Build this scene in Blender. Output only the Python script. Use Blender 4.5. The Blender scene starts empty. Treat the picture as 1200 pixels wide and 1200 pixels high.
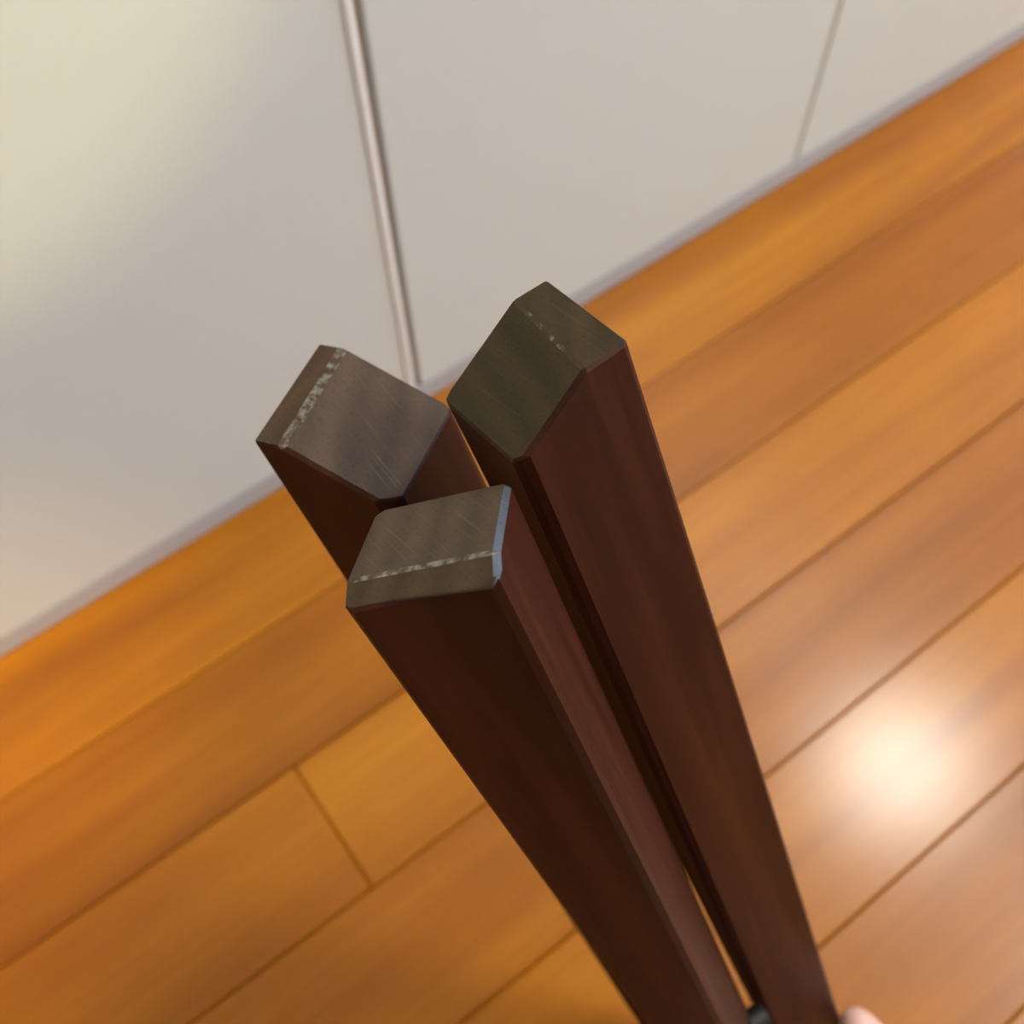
import bpy, bmesh, math, random
from mathutils import Vector, Matrix

random.seed(4)
scene = bpy.context.scene
COL = scene.collection

# ------------------------------------------------------------------ camera
CAM_H = 0.65
cam_data = bpy.data.cameras.new('camera')
cam = bpy.data.objects.new('camera', cam_data)
COL.objects.link(cam)
right = Vector((0.803171, -0.595559, -0.014991))
down = Vector((-0.528821, -0.701128, -0.478298))
fwd = Vector((0.274344, 0.392083, -0.87807))
rot = Matrix((right, -down, -fwd)).transposed()
cam.matrix_world = Matrix.Translation((0, 0, CAM_H)) @ rot.to_4x4()
cam_data.sensor_width = 36.0
cam_data.lens = 36.0 * 1230.0 / 1200.0
cam_data.clip_start = 0.01
cam_data.dof.use_dof = True
cam_data.dof.focus_distance = 0.208
cam_data.dof.aperture_fstop = 15.0
scene.camera = cam

# ------------------------------------------------------------------ world, exposure
world = bpy.data.worlds.new('world')
scene.world = world
world.use_nodes = True
world.node_tree.nodes['Background'].inputs[0].default_value = (0.38, 0.55, 1.0, 1)
world.node_tree.nodes['Background'].inputs[1].default_value = 14.0
vs = scene.view_settings
vs.view_transform = 'Standard'
vs.look = 'None'
vs.exposure = 0.0
vs.gamma = 1.0
vs.use_curve_mapping = False

# room extents (metres); the cupboard front stands at y = FRONT
X0, X1, Y0, FRONT, ZC = -1.75, 2.75, -2.0, 0.4045, 2.4
DEEP = 0.45                                   # cupboard depth, wall behind it

# ------------------------------------------------------------------ lamps
def spot(name, loc, target, energy, size_deg, blend, color, radius=0.03, square=False):
    l = bpy.data.lights.new(name, 'SPOT')
    l.energy = energy
    l.color = color
    l.spot_size = math.radians(size_deg)
    l.spot_blend = blend
    l.shadow_soft_size = radius
    l.use_square = square
    o = bpy.data.objects.new(name, l)
    COL.objects.link(o)
    o.location = loc
    o.rotation_euler = (Vector(target) - Vector(loc)).to_track_quat('-Z', 'Y').to_euler()
    return o

LAMP_XY = (1.34, 0.01)
LAMP_GLOW = 84.0
ADDED_LAMP_XY = (1.55, -1.0)
ADDED_LAMP_GLOW = 57.5
warm = (1.0, 0.845, 0.36)
spot('warm_door_spotlight', (-0.62, -1.25, 1.75), (-0.085, FRONT, 0.61), 100, 15.0, 0.24, warm, 0.03, True)  # added unseen lamp that throws the warm patch on the door
spot('warm_floor_spotlight', (-0.95, -0.7, 1.9), (-0.25, 0.405, 0.045), 150, 13.5, 0.9, (1.0, 0.66, 0.25), 0.04)  # added unseen lamp for the warm glow low on the left

# ------------------------------------------------------------------ helpers
def lin(r, g, b):
    f = lambda c: (c / 255 / 12.92) if c / 255 <= 0.04045 else ((c / 255 + 0.055) / 1.055) ** 2.4
    return (f(r), f(g), f(b), 1.0)

def new_mat(name):
    m = bpy.data.materials.new(name)
    m.use_nodes = True
    return m, m.node_tree.nodes, m.node_tree.links, m.node_tree.nodes['Principled BSDF']

def ramp(nodes, stops):
    r = nodes.new('ShaderNodeValToRGB')
    els = r.color_ramp.elements
    while len(els) < len(stops):
        els.new(0.5)
    for e, (p, c) in zip(els, stops):
        e.position = p
        e.color = c
    return r

def coords(nodes, links, scale=(1, 1, 1), rot=(0, 0, 0), loc=(0, 0, 0)):
    tc = nodes.new('ShaderNodeTexCoord')
    mp = nodes.new('ShaderNodeMapping')
    mp.inputs['Scale'].default_value = scale
    mp.inputs['Rotation'].default_value = rot
    mp.inputs['Location'].default_value = loc
    links.new(tc.outputs['Object'], mp.inputs['Vector'])
    return mp

def noise(nodes, links, vec, scale, detail=4, rough=0.5, distort=0.0):
    n = nodes.new('ShaderNodeTexNoise')
    n.inputs['Scale'].default_value = scale
    n.inputs['Detail'].default_value = detail
    n.inputs['Roughness'].default_value = rough
    n.inputs['Distortion'].default_value = distort
    links.new(vec, n.inputs['Vector'])
    return n

def mix(nodes, links, fac, a, b, mode='MIX'):
    m = nodes.new('ShaderNodeMix')
    m.data_type = 'RGBA'
    m.blend_type = mode
    for sock, v in ((m.inputs[0], fac), (m.inputs[6], a), (m.inputs[7], b)):
        if hasattr(v, 'links') or isinstance(v, bpy.types.NodeSocket):
            links.new(v, sock)
        else:
            sock.default_value = v
    return m.outputs[2]

def bump(nodes, links, height, bsdf, strength, dist=0.0005):
    b = nodes.new('ShaderNodeBump')
    b.inputs['Strength'].default_value = strength
    b.inputs['Distance'].default_value = dist
    links.new(height, b.inputs['Height'])
    links.new(b.outputs['Normal'], bsdf.inputs['Normal'])

def link_obj(name, mesh, mats=(), parent=None):
    o = bpy.data.objects.new(name, mesh)
    COL.objects.link(o)
    for m in mats:
        if m.name not in [x.name for x in mesh.materials if x]:
            mesh.materials.append(m)
    if parent is not None:
        o.parent = parent
    return o

def bm_obj(name, bm, mat, parent=None, smooth=False):
    me = bpy.data.meshes.new(name)
    bm.normal_update()
    bm.to_mesh(me)
    bm.free()
    if smooth:
        for p in me.polygons:
            p.use_smooth = True
    return link_obj(name, me, (mat,), parent)

def box_bm(x0, x1, y0, y1, z0, z1, bevel=0.0, seg=1):
    bm = bmesh.new()
    bmesh.ops.create_cube(bm, size=1.0)
    for v in bm.verts:
        v.co = Vector(((x0 + x1) / 2 + v.co.x * (x1 - x0), (y0 + y1) / 2 + v.co.y * (y1 - y0), (z0 + z1) / 2 + v.co.z * (z1 - z0)))
    if bevel > 0:
        bmesh.ops.bevel(bm, geom=bm.edges[:], offset=bevel, segments=seg, profile=0.5, affect='EDGES')
    return bm

def empty(name, loc=(0, 0, 0)):
    o = bpy.data.objects.new(name, None)
    COL.objects.link(o)
    o.location = loc
    o.empty_display_size = 0.05
    return o

def struct(o):
    o['kind'] = 'structure'
    return o

# ------------------------------------------------------------------ materials: room
def paint(name, col, rough=0.5, relief=0.03):
    m, n, l, b = new_mat(name)
    mp = coords(n, l)
    nz = noise(n, l, mp.outputs[0], 3.0, 3)
    c2 = tuple(x * 0.965 for x in col[:3]) + (1,)
    l.new(mix(n, l, nz.outputs['Fac'], col, c2), b.inputs['Base Color'])
    b.inputs['Roughness'].default_value = rough
    fine = noise(n, l, mp.outputs[0], 900.0, 2)
    bump(n, l, fine.outputs['Fac'], b, relief, 0.0003)
    return m

wall_paint = paint('wall_paint', (0.62, 0.60, 0.58, 1), 0.8)
ceiling_paint = paint('ceiling_paint', (0.72, 0.71, 0.69, 1), 0.9)
door_laminate = paint('door_laminate', (0.635, 0.66, 0.645, 1), 0.42)
trim_laminate = paint('trim_laminate', (0.80, 0.80, 0.80, 1), 0.35)
plinth_laminate = paint('plinth_laminate', (0.42, 0.41, 0.43, 1), 0.5)
joint_shade_grey = paint('gasket_grey', (0.53, 0.52, 0.49, 1), 0.6)
joint_shade_tan = paint('gasket_tan', (0.50, 0.40, 0.29, 1), 0.6)
carcass_board = paint('carcass_board', (0.42, 0.37, 0.31, 1), 0.6)

def plank_material():
    m, n, l, b = new_mat('honey_plank_wood')
    oi = n.new('ShaderNodeObjectInfo')
    tc = n.new('ShaderNodeTexCoord')
    add = n.new('ShaderNodeVectorMath')
    add.operation = 'ADD'
    sc = n.new('ShaderNodeVectorMath')
    sc.operation = 'SCALE'
    comb = n.new('ShaderNodeCombineXYZ')
    for i in range(3):
        l.new(oi.outputs['Random'], comb.inputs[i])
    l.new(comb.outputs[0], sc.inputs[0])
    sc.inputs['Scale'].default_value = 37.0
    l.new(tc.outputs['Object'], add.inputs[0])
    l.new(sc.outputs[0], add.inputs[1])
    mp = n.new('ShaderNodeMapping')
    mp.inputs['Scale'].default_value = (0.9, 17.0, 17.0)
    l.new(add.outputs[0], mp.inputs['Vector'])
    g1 = noise(n, l, mp.outputs[0], 1.6, 4, 0.55, 0.5)
    mp2 = n.new('ShaderNodeMapping')
    mp2.inputs['Scale'].default_value = (6.0, 240.0, 240.0)
    l.new(add.outputs[0], mp2.inputs['Vector'])
    g2 = noise(n, l, mp2.outputs[0], 1.5, 3)
    blot = noise(n, l, add.outputs[0], 7.0, 3)
    r1 = ramp(n, [(0.25, (0.285, 0.083, 0.0025, 1)), (0.5, (0.395, 0.127, 0.004, 1)), (0.78, (0.475, 0.172, 0.007, 1))])
    l.new(g1.outputs['Fac'], r1.inputs['Fac'])
    r2 = ramp(n, [(0.3, (0.80, 0.76, 0.7, 1)), (0.7, (1.04, 1.04, 1.04, 1))])
    l.new(g2.outputs['Fac'], r2.inputs['Fac'])
    c = mix(n, l, 0.5, r1.outputs[0], r2.outputs[0], 'MULTIPLY')
    r3 = ramp(n, [(0.3, (0.86, 0.82, 0.8, 1)), (0.7, (1.06, 1.06, 1.06, 1))])
    l.new(blot.outputs['Fac'], r3.inputs['Fac'])
    c = mix(n, l, 0.7, c, r3.outputs[0], 'MULTIPLY')
    r4 = ramp(n, [(0.0, (0.78, 0.70, 0.62, 1)), (0.35, (0.95, 0.90, 0.85, 1)), (0.7, (1.02, 1.04, 1.05, 1)), (1.0, (1.12, 1.2, 1.25, 1))])
    l.new(oi.outputs['Random'], r4.inputs['Fac'])
    c = mix(n, l, 1.0, c, r4.outputs[0], 'MULTIPLY')
    l.new(c, b.inputs['Base Color'])
    b.inputs['Roughness'].default_value = 0.42
    b.inputs['Specular IOR Level'].default_value = 0.12
    b.inputs['Coat Weight'].default_value = 0.5
    b.inputs['Coat Roughness'].default_value = 0.20
    wav = noise(n, l, add.outputs[0], 16.0, 2)
    bump(n, l, wav.outputs['Fac'], b, 0.10, 0.004)
    return m

plank_wood = plank_material()
subfloor_mat = paint('brown_subfloor', (0.10, 0.045, 0.014, 1), 0.9)

# ------------------------------------------------------------------ floor of separate planks
PW = 0.09035
floor = struct(bm_obj('floor', box_bm(X0, X1, Y0, FRONT + DEEP, -0.05, -0.012), subfloor_mat))
PLANK_L = 1.818
plank_cache = {}
def plank_mesh(length):
    key = round(length, 3)
    if key not in plank_cache:
        bm = box_bm(-length / 2 + 0.0003, length / 2 - 0.0003, -PW / 2 + 0.0003, PW / 2 - 0.0003, -0.012, 0.0, 0.0011, 1)
        me = bpy.data.meshes.new('plank')
        bm.to_mesh(me)
        bm.free()
        me.materials.append(plank_wood)
        plank_cache[key] = me
    return plank_cache[key]

row = 0
y_seam = 0.0465 + 4 * PW                       # the seam beside the cupboard front
y = y_seam
joints = {2: -0.0137}                          # the row whose butt joint shows
offsets = [0.62, 0.71, 0.55, 0.74, 0.63, 0.72, 0.60]
while y > Y0 + 0.02:
    w = min(PW, y - Y0)
    off = joints.get(row, 1.05 + 0.45 * offsets[row % 7])
    x = off
    while x > X0:
        x -= PLANK_L
    while x < X1 - 0.005:
        a, b_ = max(x, X0), min(x + PLANK_L, X1)
        if b_ - a > 0.01:
            o = link_obj('plank', plank_mesh(b_ - a), (), floor)
            o.location = ((a + b_) / 2, y - PW / 2 if w > PW - 1e-6 else Y0 + PW / 2, 0.0)
            o.rotation_euler = (random.uniform(-0.0016, 0.0016), random.uniform(-0.0002, 0.0002), 0)
        x += PLANK_L
    y -= PW
    row += 1

# ------------------------------------------------------------------ room shell
T = 0.08
struct(bm_obj('wall_left', box_bm(X0 - T, X0, Y0 - T, FRONT + DEEP + T, 0, ZC), wall_paint))
WY0, WY1, WZ0, WZ1 = -0.75, 0.385, 1.15, 2.15       # opening in the right wall for an unseen window added for cool light
bm = bmesh.new()
for bx in ((Y0 - T, WY0, 0, ZC), (WY1, FRONT + DEEP + T, 0, ZC), (WY0, WY1, 0, WZ0), (WY0, WY1, WZ1, ZC)):
    part = box_bm(X1, X1 + T, bx[0], bx[1], bx[2], bx[3])
    tmp_me = bpy.data.meshes.new('wall_piece')
    part.to_mesh(tmp_me); part.free()
    bm.from_mesh(tmp_me); bpy.data.meshes.remove(tmp_me)
struct(bm_obj('wall_right', bm, wall_paint))
glass_mat = bpy.data.materials.new('window_glass')
glass_mat.use_nodes = True
_n, _l = glass_mat.node_tree.nodes, glass_mat.node_tree.links
_n.clear()
_out = _n.new('ShaderNodeOutputMaterial'); _t = _n.new('ShaderNodeBsdfTransparent'); _g = _n.new('ShaderNodeBsdfGlossy')
_m = _n.new('ShaderNodeMixShader'); _f = _n.new('ShaderNodeFresnel')
_g.inputs['Roughness'].default_value = 0.02
_l.new(_f.outputs[0], _m.inputs[0]); _l.new(_t.outputs[0], _m.inputs[1]); _l.new(_g.outputs[0], _m.inputs[2]); _l.new(_m.outputs[0], _out.inputs[0])
win = struct(empty('window_1', (X1 + T / 2, (WY0 + WY1) / 2, WZ0)))
def win_part(name, y0, y1, z0, z1, dx, mat, bev=0.002):
    xm, ym = X1 + T / 2, (WY0 + WY1) / 2
    return bm_obj(name, box_bm(-dx, dx, y0 - ym, y1 - ym, z0 - WZ0, z1 - WZ0, bev), mat, win)
FW = 0.045
win_part('frame', WY0, WY1, WZ0, WZ0 + FW, 0.025, trim_laminate)
win_part('frame', WY0, WY1, WZ1 - FW, WZ1, 0.025, trim_laminate)
for yy in (WY0, (WY0 + WY1 - FW) / 2, WY1 - FW):
    win_part('frame', yy, yy + FW, WZ0 + FW, WZ1 - FW, 0.025, trim_laminate)
for yy in (WY0 + FW, (WY0 + WY1 + FW) / 2):
    win_part('pane', yy, yy + (WY1 - WY0 - 3 * FW) / 2, WZ0 + FW, WZ1 - FW, 0.003, glass_mat, 0)
struct(bm_obj('wall_front', box_bm(X0, X1, Y0 - T, Y0, 0, ZC), wall_paint))
struct(bm_obj('wall_back', box_bm(X0, X1, FRONT + DEEP, FRONT + DEEP + T, 0, ZC), wall_paint))
struct(bm_obj('ceiling', box_bm(X0 - T, X1 + T, Y0 - T, FRONT + DEEP + T, ZC, ZC + T), ceiling_paint))

# ------------------------------------------------------------------ built-in cupboard along the wall
cup = empty('cupboard', (0.2, FRONT + 0.2, 0))
cup['label'] = 'white built-in cupboard with flat panel doors standing on the wooden floor'
cup['category'] = 'cupboard'
def cup_part(name, x0, x1, y0, y1, z0, z1, mat, bev=0.0, seg=2):
    o = bm_obj(name, box_bm(x0, x1, y0, y1, z0, z1, bev, seg), mat, cup)
    o.matrix_parent_inverse = Matrix.Translation(-cup.location)
    return o

PL = 0.021                                     # height of the plinth strip
# carcass right behind the doors (its front is seen through the joints)
cup_part('carcass', X0 + 0.003, X1 - 0.003, FRONT + 0.022, FRONT + DEEP - 0.002, PL + 0.004, ZC - 0.06, carcass_board)
cup_part('plinth', X0 + 0.003, X1 - 0.003, FRONT + 0.0005, FRONT + 0.016, 0.0005, PL, plinth_laminate, 0.002)
# door joints: x = 0.205 (with a raised edge strip) and x = 0.579, 376 mm apart
seams = []
xx = 0.579
while xx < X1:
    seams.append(xx); xx += 0.376
xx = 0.2045
while xx > X0:
    seams.append(xx); xx -= 0.376
seams = sorted(seams)
edges_x = [X0 + 0.004] + seams + [X1 - 0.004]
for a, b_ in zip(edges_x[:-1], edges_x[1:]):
    la = 0.0018 if abs(a - 0.2045) < 1e-4 else 0.0029
    rb = 0.0036 if abs(b_ - 0.2045) < 1e-4 else 0.0029
    if b_ - a < 0.03:
        continue
    d = cup_part('door', a + la, b_ - rb, FRONT, FRONT + 0.019, PL + 0.002, ZC - 0.07, door_laminate, 0.0009)
    if abs(b_ - 0.2045) < 1e-4:                # rounded edge strip on the closing side of the left door
        bm = bmesh.new()
        R_ = 0.0029
        prof = []
        for k in range(13):
            t = math.pi * k / 12
            prof.append((b_ - rb - 0.0031 - R_ * math.cos(t), FRONT - 0.0022 * math.sin(t) ** 0.5 + 0.0004))
        lo = [bm.verts.new((px, py, PL + 0.004)) for px, py in prof]
        hi = [bm.verts.new((px, py, ZC - 0.072)) for px, py in prof]
        for i in range(12):
            bm.faces.new((lo[i], lo[i + 1], hi[i + 1], hi[i]))
        bm.faces.new((lo[12], lo[0], hi[0], hi[12]))
        bm.faces.new(lo[::-1]); bm.faces.new(hi)
        bmesh.ops.recalc_face_normals(bm, faces=bm.faces[:])
        s = bm_obj('edge_strip', bm, trim_laminate, d)
        s.matrix_parent_inverse = (cup.matrix_world if False else Matrix.Identity(4))
    # joint backing: added strips coloured to the shaded tone of the two joints
    if abs(a - 0.579) < 1e-4:
        cup_part('joint_gasket', a - 0.0038, a + 0.0038, FRONT + 0.0014, FRONT + 0.022, PL + 0.003, ZC - 0.08, joint_shade_grey)
    if abs(a - 0.2045) < 1e-4:
        cup_part('joint_gasket', a - 0.004, a + 0.003, FRONT + 0.0045, FRONT + 0.022, PL + 0.003, ZC - 0.08, joint_shade_tan)

# ------------------------------------------------------------------ ceiling lamps (the first mirrors in the planks; the second is added to light the doors)
def lathe(profile, seg=40):
    bm = bmesh.new()
    rings = []
    for r, z in profile:
        if r < 1e-6:
            rings.append([bm.verts.new((0, 0, z))])
        else:
            rings.append([bm.verts.new((r * math.cos(2 * math.pi * k / seg), r * math.sin(2 * math.pi * k / seg), z)) for k in range(seg)])
    for A, B in zip(rings[:-1], rings[1:]):
        for k in range(seg):
            k2 = (k + 1) % seg
            if len(A) == 1:
                bm.faces.new((A[0], B[k], B[k2]))
            elif len(B) == 1:
                bm.faces.new((A[k], B[0], A[k2]))
            else:
                bm.faces.new((A[k], B[k], B[k2], A[k2]))
    bmesh.ops.recalc_face_normals(bm, faces=bm.faces[:])
    return bm
lamp_metal = paint('lamp_rim_paint', (0.8, 0.8, 0.8, 1), 0.4)
def ceiling_lamp(xy, strength, radius, label, col):
    glow, gn, gl, gb = new_mat('lamp_diffuser_glow')
    gb.inputs['Base Color'].default_value = (0.9, 0.9, 0.88, 1)
    gb.inputs['Emission Color'].default_value = col
    gb.inputs['Emission Strength'].default_value = strength
    lamp = empty('ceiling_lamp', (xy[0], xy[1], ZC))
    lamp['label'] = label
    lamp['category'] = 'lamp'
    lamp['group'] = 'round ceiling lamps'
    q = radius / 0.158
    bm_obj('rim', lathe([(0, -0.001), (0.17 * q, -0.001), (0.172 * q, -0.02), (0.16 * q, -0.026), (0, -0.026)]), lamp_metal, lamp, True)
    bm_obj('diffuser', lathe([(0, -0.027), (0.158 * q, -0.027), (0.158 * q, -0.04), (0.13 * q, -0.07), (0.07 * q, -0.083), (0, -0.087)]), glow, lamp, True)
ceiling_lamp(LAMP_XY, LAMP_GLOW, 0.17, 'small round white ceiling lamp whose glow mirrors in the floor', (0.97, 1.0, 0.90, 1))
ceiling_lamp(ADDED_LAMP_XY, ADDED_LAMP_GLOW, 0.32, 'large round white ceiling lamp to the right behind the viewer, lighting the cupboard doors', (0.90, 1.0, 0.97, 1))

# ------------------------------------------------------------------ wood of the legs
def leg_side_material():
    m, n, l, b = new_mat('dark_walnut_side')
    mp = coords(n, l, (60, 60, 3.2))
    g = noise(n, l, mp.outputs[0], 1.6, 5, 0.6, 0.6)
    mp2 = coords(n, l, (420, 420, 16))
    fine = noise(n, l, mp2.outputs[0], 1.4, 4, 0.6)
    r = ramp(n, [(0.25, (0.0165, 0.0030, 0.0010, 1)), (0.5, (0.036, 0.0070, 0.0024, 1)), (0.78, (0.066, 0.0150, 0.0056, 1))])
    l.new(g.outputs['Fac'], r.inputs['Fac'])
    r2 = ramp(n, [(0.3, (0.55, 0.5, 0.5, 1)), (0.62, (1.15, 1.15, 1.15, 1))])
    l.new(fine.outputs['Fac'], r2.inputs['Fac'])
    c = mix(n, l, 0.55, r.outputs[0], r2.outputs[0], 'MULTIPLY')
    l.new(c, b.inputs['Base Color'])
    rr = n.new('ShaderNodeMapRange')
    b.inputs['Specular IOR Level'].default_value = 0.2
    rr.inputs['To Min'].default_value = 0.36
    rr.inputs['To Max'].default_value = 0.56
    l.new(fine.outputs['Fac'], rr.inputs['Value'])
    l.new(rr.outputs[0], b.inputs['Roughness'])
    bump(n, l, fine.outputs['Fac'], b, 0.22, 0.0003)
    return m

def leg_end_material(name, tint, angle, worn=0.0, scratch=0.55):
    m, n, l, b = new_mat(name)
    mp = coords(n, l, (1, 1, 1), (0, 0, angle))
    w = n.new('ShaderNodeTexWave')
    w.wave_type = 'BANDS'
    w.bands_direction = 'X'
    w.inputs['Scale'].default_value = 38.0
    w.inputs['Distortion'].default_value = 5.0
    w.inputs['Detail'].default_value = 2.0
    w.inputs['Detail Scale'].default_value = 0.6
    l.new(mp.outputs[0], w.inputs['Vector'])
    dark = tuple(x * 0.80 for x in tint[:3]) + (1,)
    lite = tuple(x * 1.08 for x in tint[:3]) + (1,)
    c = mix(n, l, w.outputs['Fac'], dark, lite)
    big = noise(n, l, mp.outputs[0], 70.0, 4)
    rb = ramp(n, [(0.3, (0.82, 0.80, 0.76, 1)), (0.7, (1.15, 1.12, 1.1, 1))])
    l.new(big.outputs['Fac'], rb.inputs['Fac'])
    c = mix(n, l, 0.8, c, rb.outputs[0], 'MULTIPLY')
    pores = noise(n, l, mp.outputs[0], 1300.0, 2, 0.5)
    rp = ramp(n, [(0.30, (0.45, 0.42, 0.4, 1)), (0.42, (1, 1, 1, 1))])
    l.new(pores.outputs['Fac'], rp.inputs['Fac'])
    c = mix(n, l, 0.6, c, rp.outputs[0], 'MULTIPLY')
    # fine pale scratches across the cut
    mp3 = coords(n, l, (2200, 45, 45), (0, 0, angle + 1.25))
    scr = noise(n, l, mp3.outputs[0], 1.0, 2)
    area = noise(n, l, mp.outputs[0], 95.0, 2)
    rs = ramp(n, [(0.58, (0, 0, 0, 1)), (0.74, (1, 1, 1, 1))])
    l.new(scr.outputs['Fac'], rs.inputs['Fac'])
    ra = ramp(n, [(0.42, (0, 0, 0, 1)), (0.70, (scratch, scratch, scratch, 1))])
    l.new(area.outputs['Fac'], ra.inputs['Fac'])
    mul = n.new('ShaderNodeMath'); mul.operation = 'MULTIPLY'
    l.new(rs.outputs[0], mul.inputs[0]); l.new(ra.outputs[0], mul.inputs[1])
    pale = (0.19, 0.165, 0.13, 1)
    c = mix(n, l, mul.outputs[0], c, pale)
    if worn > 0:
        wn = noise(n, l, mp.outputs[0], 420.0, 5, 0.65)
        rw = ramp(n, [(0.62 - 0.3 * worn, (0, 0, 0, 1)), (0.80 - 0.22 * worn, (1, 1, 1, 1))])
        l.new(wn.outputs['Fac'], rw.inputs['Fac'])
        c = mix(n, l, rw.outputs[0], c, (0.25, 0.225, 0.185, 1))
    l.new(c, b.inputs['Base Color'])
    b.inputs['Roughness'].default_value = 0.55
    b.inputs['Specular IOR Level'].default_value = 0.2
    bump(n, l, pores.outputs['Fac'], b, 0.15, 0.0002)
    return m

leg_side = leg_side_material()
edge_sheen_mat = leg_end_material('worn_bluish_edge', (0.085, 0.095, 0.122, 1), 0.3)  # cool reflected sheen put into the chamfer colour
edge_sheen_mat.node_tree.nodes['Principled BSDF'].inputs['Roughness'].default_value = 0.32

LEGS = {
 'front': dict(
  tip=[[0.01504, 0.08769, 0.5018], [0.03308, 0.10971, 0.49338], [0.05611, 0.09477, 0.50222], [0.03939, 0.07235, 0.51094]],
  mid=[[0.04998, -0.05882, 0.18027], [0.06332, -0.04131, 0.17349], [0.08125, -0.05236, 0.18011], [0.06566, -0.06966, 0.1866]],
  main=((0.03796, 0.0808, 0.47941), (-0.05809, -0.56785, -0.82108)), bevel=((0.03766, 0.08236, 0.48283), (0.20288, -0.24776, -0.94734)),
  axis=(0.0805, -0.41291, -0.90721),
  chamfer={('s', 3, 0): 1.5, ('s', 0, 1): 2.0, ('s', 1, 2): 1.7, ('s', 2, 3): 2.4,
           ('m', 0): 0.5, ('m', 1): 0.4, ('m', 2): 1.4, ('b', 2): 1.4, ('b', 3): 0.7, ('b', 0): 0.6, ('m', 'b'): 0.6},
  rounded=(3,), label='dark walnut leg in front, nearest the camera, square end level with a pale worn ridge',
  tint=(0.065, 0.041, 0.024, 1), angle=0.5, worn=0.55, scratch=0.3),
 'right': dict(
  tip=[[0.05629, 0.09482, 0.51277], [0.05727, 0.12331, 0.49986], [0.08808, 0.12211, 0.50314], [0.08578, 0.0952, 0.51521]],
  mid=[[0.08501, -0.04831, 0.18915], [0.08991, -0.02754, 0.1801], [0.11475, -0.02798, 0.18251], [0.11417, -0.04903, 0.19206]],
  main=((0.0739, 0.0985, 0.48508), (0.52236, -0.33702, -0.7833)), bevel=((0.07366, 0.09975, 0.48781), (0.06938, -0.32418, -0.94345)),
  axis=(0.08041, -0.41376, -0.90683),
  chamfer={('s', 3, 0): 2.9, ('s', 0, 1): 2.3, ('s', 1, 2): 0.6, ('s', 2, 3): 1.2,
           ('m', 0): 0.5, ('m', 1): 0.4, ('b', 1): 0.4, ('b', 2): 0.4, ('b', 3): 1.0, ('m', 3): 1.3, ('m', 'b'): 0.5},
  rounded=(1,), label='dark walnut leg on the right, tallest of the three with a slanting olive brown end',
  tint=(0.050, 0.0315, 0.0125, 1), angle=0.1, worn=0.3, scratch=0.15),
 'left': dict(
  tip=[[0.04125, 0.12469, 0.47603], [0.02557, 0.15017, 0.46317], [0.0533, 0.16492, 0.45876], [0.06898, 0.14004, 0.47135]],
  mid=[[0.06617, -0.02047, 0.15302], [0.0521, 0.00181, 0.14174], [0.08165, 0.01738, 0.13711], [0.0952, -0.00421, 0.14803]],
  main=((0.04914, 0.13465, 0.44463), (-0.16243, 0.16146, -0.97342)), bevel=((0.04878, 0.13662, 0.44897), (0.08122, -0.22828, -0.9702)),
  axis=(0.07502, -0.4122, -0.908),
  chamfer={('s', 3, 0): 4.6, ('s', 0, 1): 0.8, ('s', 1, 2): 0.6, ('s', 2, 3): 2.3,
           ('m', 0): 1.2, ('b', 0): 0.6, ('b', 1): 0.5, ('b', 2): 0.4, ('m', 2): 0.5, ('m', 3): 0.4, ('m', 'b'): 1.2},
  rounded=(3,), label='dark walnut leg on the left, behind the front one, with scratched grey end',
  tint=(0.070, 0.040, 0.024, 1), angle=0.9, worn=0.58, scratch=0.6),
}
MAXW = 3.2
EDGE_SHEEN = (Vector((0.61, 0.04, 0.79)).normalized(), Vector((0.43, -0.18, 0.88)).normalized())   # normals of the chamfer facets with the painted-on sheen

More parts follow.
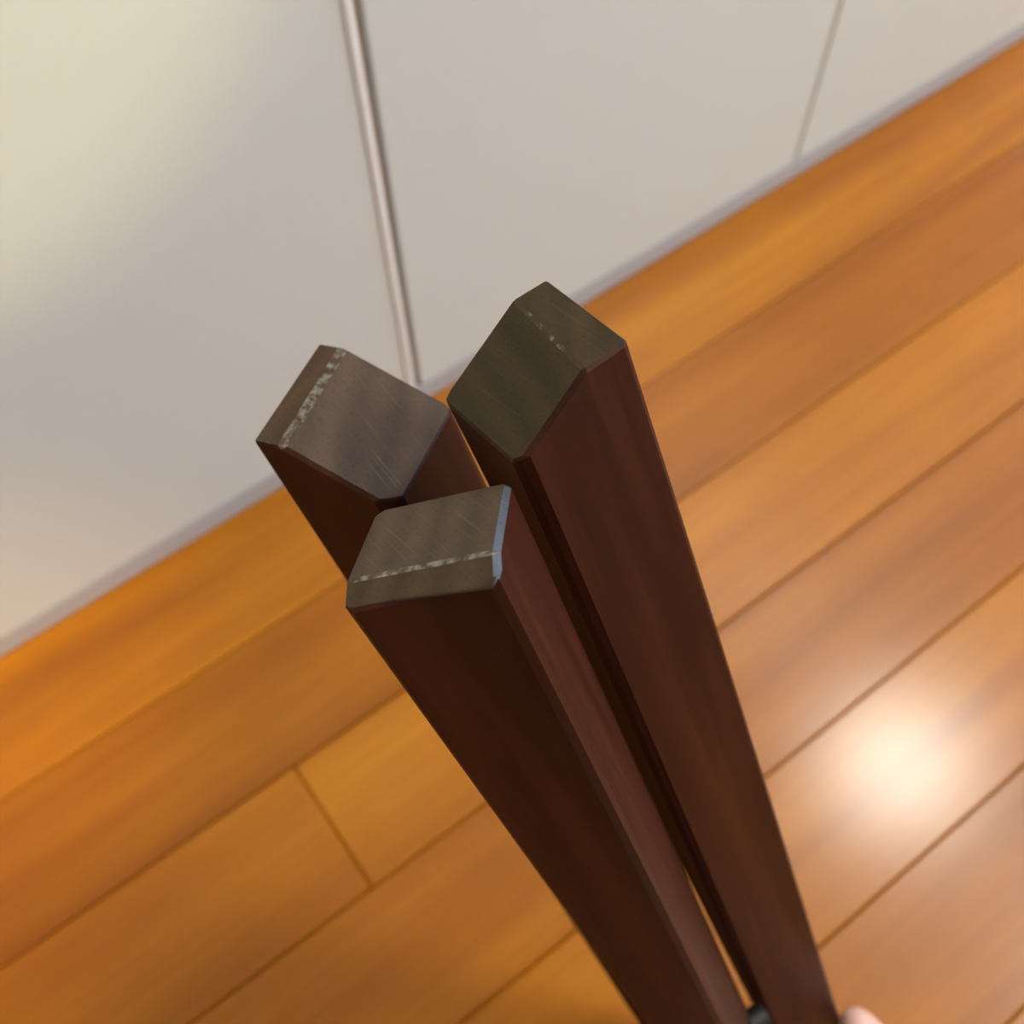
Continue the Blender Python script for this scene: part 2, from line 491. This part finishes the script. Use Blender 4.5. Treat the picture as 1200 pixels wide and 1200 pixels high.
def build_leg(key):
    L = LEGS[key]
    ax = Vector(L['axis']).normalized()
    tip = [Vector(v) for v in L['tip']]
    mid = [Vector(v) for v in L['mid']]
    far = [v + ax * 0.4 for v in mid]
    cm = sum(mid, Vector()) / 4
    base = cm + ax * (cm.z / -ax.z)
    zl = -ax
    xl = (Vector((1, 0, 0)) - zl * zl.x).normalized()
    yl = zl.cross(xl)
    M = Matrix((xl, yl, zl)).transposed().to_4x4()
    M.translation = base
    Mi = M.inverted()
    M3i = Mi.to_3x3()
    bm = bmesh.new()
    lay = bm.faces.layers.int.new('tag')
    def chamfered(r):
        pts = []
        for i in range(4):                     # corner i sits between side i-1 and side i
            w = (L['chamfer'].get(('s', (i - 1) % 4, i)) or 0.8) / 1000
            v, p, q = r[i], r[(i - 1) % 4], r[(i + 1) % 4]
            A, B = v + (p - v).normalized() * w, v + (q - v).normalized() * w
            C = (A + B) * 0.5 + (v - (A + B) * 0.5) * (0.55 if i in L['rounded'] else 0.08)
            pts += [(A, (i - 1) % 4), (C, 10 + i), (B, 10 + i)]
        return pts
    rings, tags = [], None
    for r in (tip, mid, far):
        cp = chamfered(r)
        tags = [cp[(k + 1) % 12][1] if cp[(k + 1) % 12][1] >= 10 else cp[(k + 1) % 12][1] for k in range(12)]
        rings.append([bm.verts.new(Mi @ v) for v, t in cp])
    for a, b_ in zip(rings[:-1], rings[1:]):
        for i in range(12):
            f = bm.faces.new((a[i], a[(i + 1) % 12], b_[(i + 1) % 12], b_[i]))
            f[lay] = tags[i]
    f = bm.faces.new(rings[0]); f[lay] = 8
    f = bm.faces.new(rings[2][::-1]); f[lay] = 9
    bmesh.ops.recalc_face_normals(bm, faces=bm.faces[:])
    def cut(co, no, tag):
        bmesh.ops.bisect_plane(bm, geom=bm.verts[:] + bm.edges[:] + bm.faces[:], dist=1e-7,
                               plane_co=co, plane_no=no, clear_inner=True, clear_outer=False)
        es = [e for e in bm.edges if e.is_boundary]
        res = bmesh.ops.edgenet_fill(bm, edges=es)
        for f in res['faces']:
            f[lay] = tag
        bmesh.ops.recalc_face_normals(bm, faces=bm.faces[:])
    cut(Mi @ Vector(L['main'][0]), M3i @ Vector(L['main'][1]), 4)
    cut(Mi @ Vector(L['bevel'][0]), M3i @ Vector(L['bevel'][1]), 5)
    cut(Mi @ Vector((0, 0, 0.0004)), M3i @ Vector((0, 0, 1)), 6)
    nm = [f.normal.copy() for f in bm.faces if f[lay] == 4][0]
    nb = [f.normal.copy() for f in bm.faces if f[lay] == 5][0]
    wl = bm.edges.layers.float.get('bevel_weight_edge') or bm.edges.layers.float.new('bevel_weight_edge')
    for e in bm.edges:
        if len(e.link_faces) != 2:
            continue
        t = sorted(f[lay] for f in e.link_faces)
        w = None
        if t[1] <= 3:
            w = None
        elif t[1] >= 10:
            w = 0.35 if (4 in t or 5 in t) else None
        elif t == [4, 5]:
            w = L['chamfer'].get(('m', 'b'))
        elif t[1] == 4:
            w = L['chamfer'].get(('m', t[0]))
        elif t[1] == 5:
            w = L['chamfer'].get(('b', t[0]))
        if w:
            e[wl] = w / MAXW
    me = bpy.data.meshes.new('leg_tmp')
    bm.to_mesh(me)
    bm.free()
    tmp = bpy.data.objects.new('leg_tmp', me)
    COL.objects.link(tmp)
    m1 = tmp.modifiers.new('chamfer', 'BEVEL')
    m1.limit_method = 'WEIGHT'; m1.width = MAXW / 1000; m1.segments = 1; m1.offset_type = 'OFFSET'
    m1.use_clamp_overlap = False; m1.miter_outer = 'MITER_SHARP'
    m2 = tmp.modifiers.new('round', 'BEVEL')
    m2.limit_method = 'ANGLE'; m2.angle_limit = math.radians(12); m2.width = 0.00032; m2.segments = 2
    m2.use_clamp_overlap = True
    dg = bpy.context.evaluated_depsgraph_get()
    ev = tmp.evaluated_get(dg)
    em = ev.to_mesh()
    V = [v.co.copy() for v in em.vertices]
    F = [(list(p.vertices), p.normal.copy(), p.area) for p in em.polygons]
    ev.to_mesh_clear()
    bpy.data.objects.remove(tmp)
    bpy.data.meshes.remove(me)
    root = empty('wooden_leg')
    root.matrix_world = M
    root['label'] = L['label']
    root['category'] = 'leg'
    root['group'] = 'three dark wooden legs held in a bundle'
    half = (nm + nb).normalized()
    lim = nm.dot(nb)
    groups = {'shaft': [], 'worn_edge': [], 'end_face': [], 'end_bevel': [], 'worn_ridge': []}
    top = max(v.z for v in V) - 0.06
    for vs_, no, ar in F:
        c = sum((V[i] for i in vs_), Vector()) / len(vs_)
        if c.z > top and no.dot(nm) > 0.9985:
            groups['end_face'].append(vs_)
        elif c.z > top and no.dot(nb) > 0.9985:
            groups['end_bevel'].append(vs_)
        elif c.z > top and no.dot(half) > 0.93 and min(no.dot(nm), no.dot(nb)) > lim - 0.02:
            groups['worn_ridge'].append(vs_)
        elif key == 'front' and c.z > top and max((M3i @ Vector(d)).dot(no) for d in EDGE_SHEEN) > 0.93:
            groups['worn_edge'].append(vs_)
        else:
            groups['shaft'].append(vs_)
    end_mat = leg_end_material('end_grain_' + key, L['tint'], L['angle'], 0.0, L['scratch'])
    bev_mat = leg_end_material('end_bevel_' + key, tuple(x * y for x, y in zip(L['tint'], (0.92, 0.86, 0.72, 1))), L['angle'] + 0.4, 0.0, 0.2)
    worn_mat = leg_end_material('worn_' + key, L['tint'], L['angle'], L['worn'])
    for name, mat in (('shaft', leg_side), ('end_face', end_mat), ('end_bevel', bev_mat), ('worn_ridge', worn_mat), ('worn_edge', edge_sheen_mat)):
        fs = groups[name]
        if not fs:
            continue
        idx = {}
        vv, ff = [], []
        for f in fs:
            for i in f:
                if i not in idx:
                    idx[i] = len(vv); vv.append(V[i])
            ff.append([idx[i] for i in f])
        m = bpy.data.meshes.new(name)
        m.from_pydata([tuple(v) for v in vv], [], ff)
        m.update()
        o = link_obj(name, m, (mat,), root)
        if name == 'end_face':
            o['label'] = 'slanting end-grain cut'
        elif name == 'worn_ridge':
            o['label'] = 'pale worn ridge between the two cuts'
        elif name == 'worn_edge':
            o['label'] = 'pale bluish worn edge'
    return root, M

roots = {k: build_leg(k) for k in ('front', 'right', 'left')}

# ------------------------------------------------------------------ dark dowel stub on the inner side of the front leg
M0 = Vector((0.080, -0.032, 0.170))
AX = Vector((0.0787, -0.413, -0.9073)).normalized()
E1 = (Vector((1, 0, 0)) - AX * AX.x).normalized()
E2 = (-AX).cross(E1)
def hp(e1, e2, w):
    return M0 + E1 * e1 + E2 * e2 + AX * (w - 0.330)

steel, _sn, _sl, _sb = new_mat('blackened_steel')
_mp = coords(_sn, _sl)
_nz = noise(_sn, _sl, _mp.outputs[0], 300.0, 3)
_sl.new(mix(_sn, _sl, _nz.outputs['Fac'], (0.010, 0.008, 0.007, 1), (0.022, 0.018, 0.016, 1)), _sb.inputs['Base Color'])
_sb.inputs['Metallic'].default_value = 0.6
_sb.inputs['Roughness'].default_value = 0.5
d0, d1 = Vector((0.0735, -0.0316, 0.2336)), Vector((0.0808, -0.0322, 0.2330))
dz = (d1 - d0).normalized(); du = dz.orthogonal().normalized(); dv = dz.cross(du)
bm = bmesh.new()
rr_ = []
for t, r in ((0.0, 0.0045), (0.88, 0.0045), (1.0, 0.0038)):
    c_ = d0.lerp(d1, t)
    rr_.append([bm.verts.new(c_ + du * r * math.cos(q * math.pi / 10) + dv * r * math.sin(q * math.pi / 10)) for q in range(20)])
for A, B in zip(rr_[:-1], rr_[1:]):
    for q in range(20):
        bm.faces.new((A[q], A[(q + 1) % 20], B[(q + 1) % 20], B[q]))
bm.faces.new(rr_[0]); bm.faces.new(rr_[-1])
bmesh.ops.recalc_face_normals(bm, faces=bm.faces[:])
dow = bm_obj('dowel', bm, steel, roots['front'][0])
dow.matrix_parent_inverse = roots['front'][1].inverted()
dow['label'] = 'dark dowel stub between the legs'

# ------------------------------------------------------------------ left hand round the bundle (only the thumb tip reaches the frame)
skin_mat, sn, sl, sb = new_mat('skin')
mp = coords(sn, sl)
blot = noise(sn, sl, mp.outputs[0], 60.0, 3)
sl.new(mix(sn, sl, blot.outputs['Fac'], (0.62, 0.33, 0.25, 1), (0.70, 0.42, 0.34, 1)), sb.inputs['Base Color'])
sb.inputs['Roughness'].default_value = 0.42
sb.inputs['Subsurface Weight'].default_value = 0.15
sb.inputs['Subsurface Radius'].default_value = (0.01, 0.004, 0.002)
sb.inputs['Subsurface Scale'].default_value = 0.3
fine = noise(sn, sl, mp.outputs[0], 900.0, 3)
bump(sn, sl, fine.outputs['Fac'], sb, 0.2, 0.0003)

P, RAD, EDG = [], [], []
def pt(co, r, frm=None):
    P.append(co); RAD.append(r)
    if frm is not None:
        EDG.append((frm, len(P) - 1))
    return len(P) - 1
wrist_w = hp(-0.062, -0.080, 0.468)
elbow = Vector((-0.13, -0.40, 0.20))
w0 = pt(wrist_w, 0.025)
fa = pt(wrist_w.lerp(elbow, 0.35), 0.031, w0)
pt(wrist_w.lerp(elbow, 0.75), 0.036, fa)
heel = pt(hp(-0.057, -0.062, 0.446), 0.023, w0)
FINGERS = [                                     # MCP, PIP, DIP, tip, radius
    ((-0.051, -0.022, 0.424), (-0.052, 0.022, 0.430), (-0.044, 0.050, 0.436), (-0.022, 0.062, 0.438), 0.0088),
    ((-0.054, -0.020, 0.443), (-0.055, 0.028, 0.449), (-0.044, 0.056, 0.455), (-0.019, 0.065, 0.457), 0.0091),
    ((-0.053, -0.022, 0.461), (-0.054, 0.024, 0.467), (-0.044, 0.053, 0.473), (-0.020, 0.063, 0.475), 0.0086),
    ((-0.050, -0.028, 0.476), (-0.052, 0.008, 0.484), (-0.047, 0.032, 0.490), (-0.036, 0.050, 0.491), 0.0076),
]
for mcp, pip, dip, tp, r in FINGERS:
    k = pt(hp(*mcp), r * 1.35, heel)
    k = pt(hp(*pip), r * 1.02, k)
    k = pt(hp(*dip), r * 0.92, k)
    pt(hp(*tp), r * 0.78, k)
k = pt(hp(-0.030, -0.070, 0.420), 0.0165, heel)
k = pt(hp(-0.004, -0.070, 0.386), 0.0125, k)
k = pt(hp(0.029, -0.054, 0.353), 0.0112, k)
k = pt(hp(0.0372, -0.038, 0.341), 0.0098, k)
pt(hp(0.0378, -0.0245, 0.3315), 0.0072, k)
me = bpy.data.meshes.new('hand')
me.from_pydata([tuple(p) for p in P], EDG, [])
hand = link_obj('hand', me, ())
sm = hand.modifiers.new('skin', 'SKIN')
for i, v in enumerate(me.skin_vertices[0].data):
    v.radius = (RAD[i], RAD[i])
    v.use_root = (i == 0)
sm.use_smooth_shade = True
sub = hand.modifiers.new('smooth', 'SUBSURF'); sub.levels = 2; sub.render_levels = 2
dg = bpy.context.evaluated_depsgraph_get()
hm = bpy.data.meshes.new_from_object(hand.evaluated_get(dg))
hand.modifiers.clear()
hand.data = hm
hm.name = 'hand'
hm.materials.clear(); hm.materials.append(skin_mat)
for p_ in hm.polygons:
    p_.use_smooth = True
hand['label'] = "person's hand gripping the three wooden legs low down, thumb tip beside the right leg"
hand['category'] = 'hand'
# sleeve over the forearm
sleeve_mat = paint('grey_knit', (0.10, 0.10, 0.11, 1), 0.9, 0.4)
bm = bmesh.new()
ringsS = []
dirn = (elbow - wrist_w).normalized()
sx = dirn.orthogonal().normalized(); sy = dirn.cross(sx)
for t, r in ((0.50, 0.036), (0.49, 0.040), (0.52, 0.043), (0.75, 0.046), (1.05, 0.050), (1.12, 0.046), (1.14, 0.03)):
    c_ = wrist_w.lerp(elbow, t)
    ringsS.append([bm.verts.new(c_ + sx * r * math.cos(2 * math.pi * q / 20) + sy * r * math.sin(2 * math.pi * q / 20)) for q in range(20)])
for A, B in zip(ringsS[:-1], ringsS[1:]):
    for q in range(20):
        bm.faces.new((A[q], A[(q + 1) % 20], B[(q + 1) % 20], B[q]))
bm.faces.new(ringsS[-1])
bmesh.ops.recalc_face_normals(bm, faces=bm.faces[:])
bm_obj('sleeve', bm, sleeve_mat, hand, True)
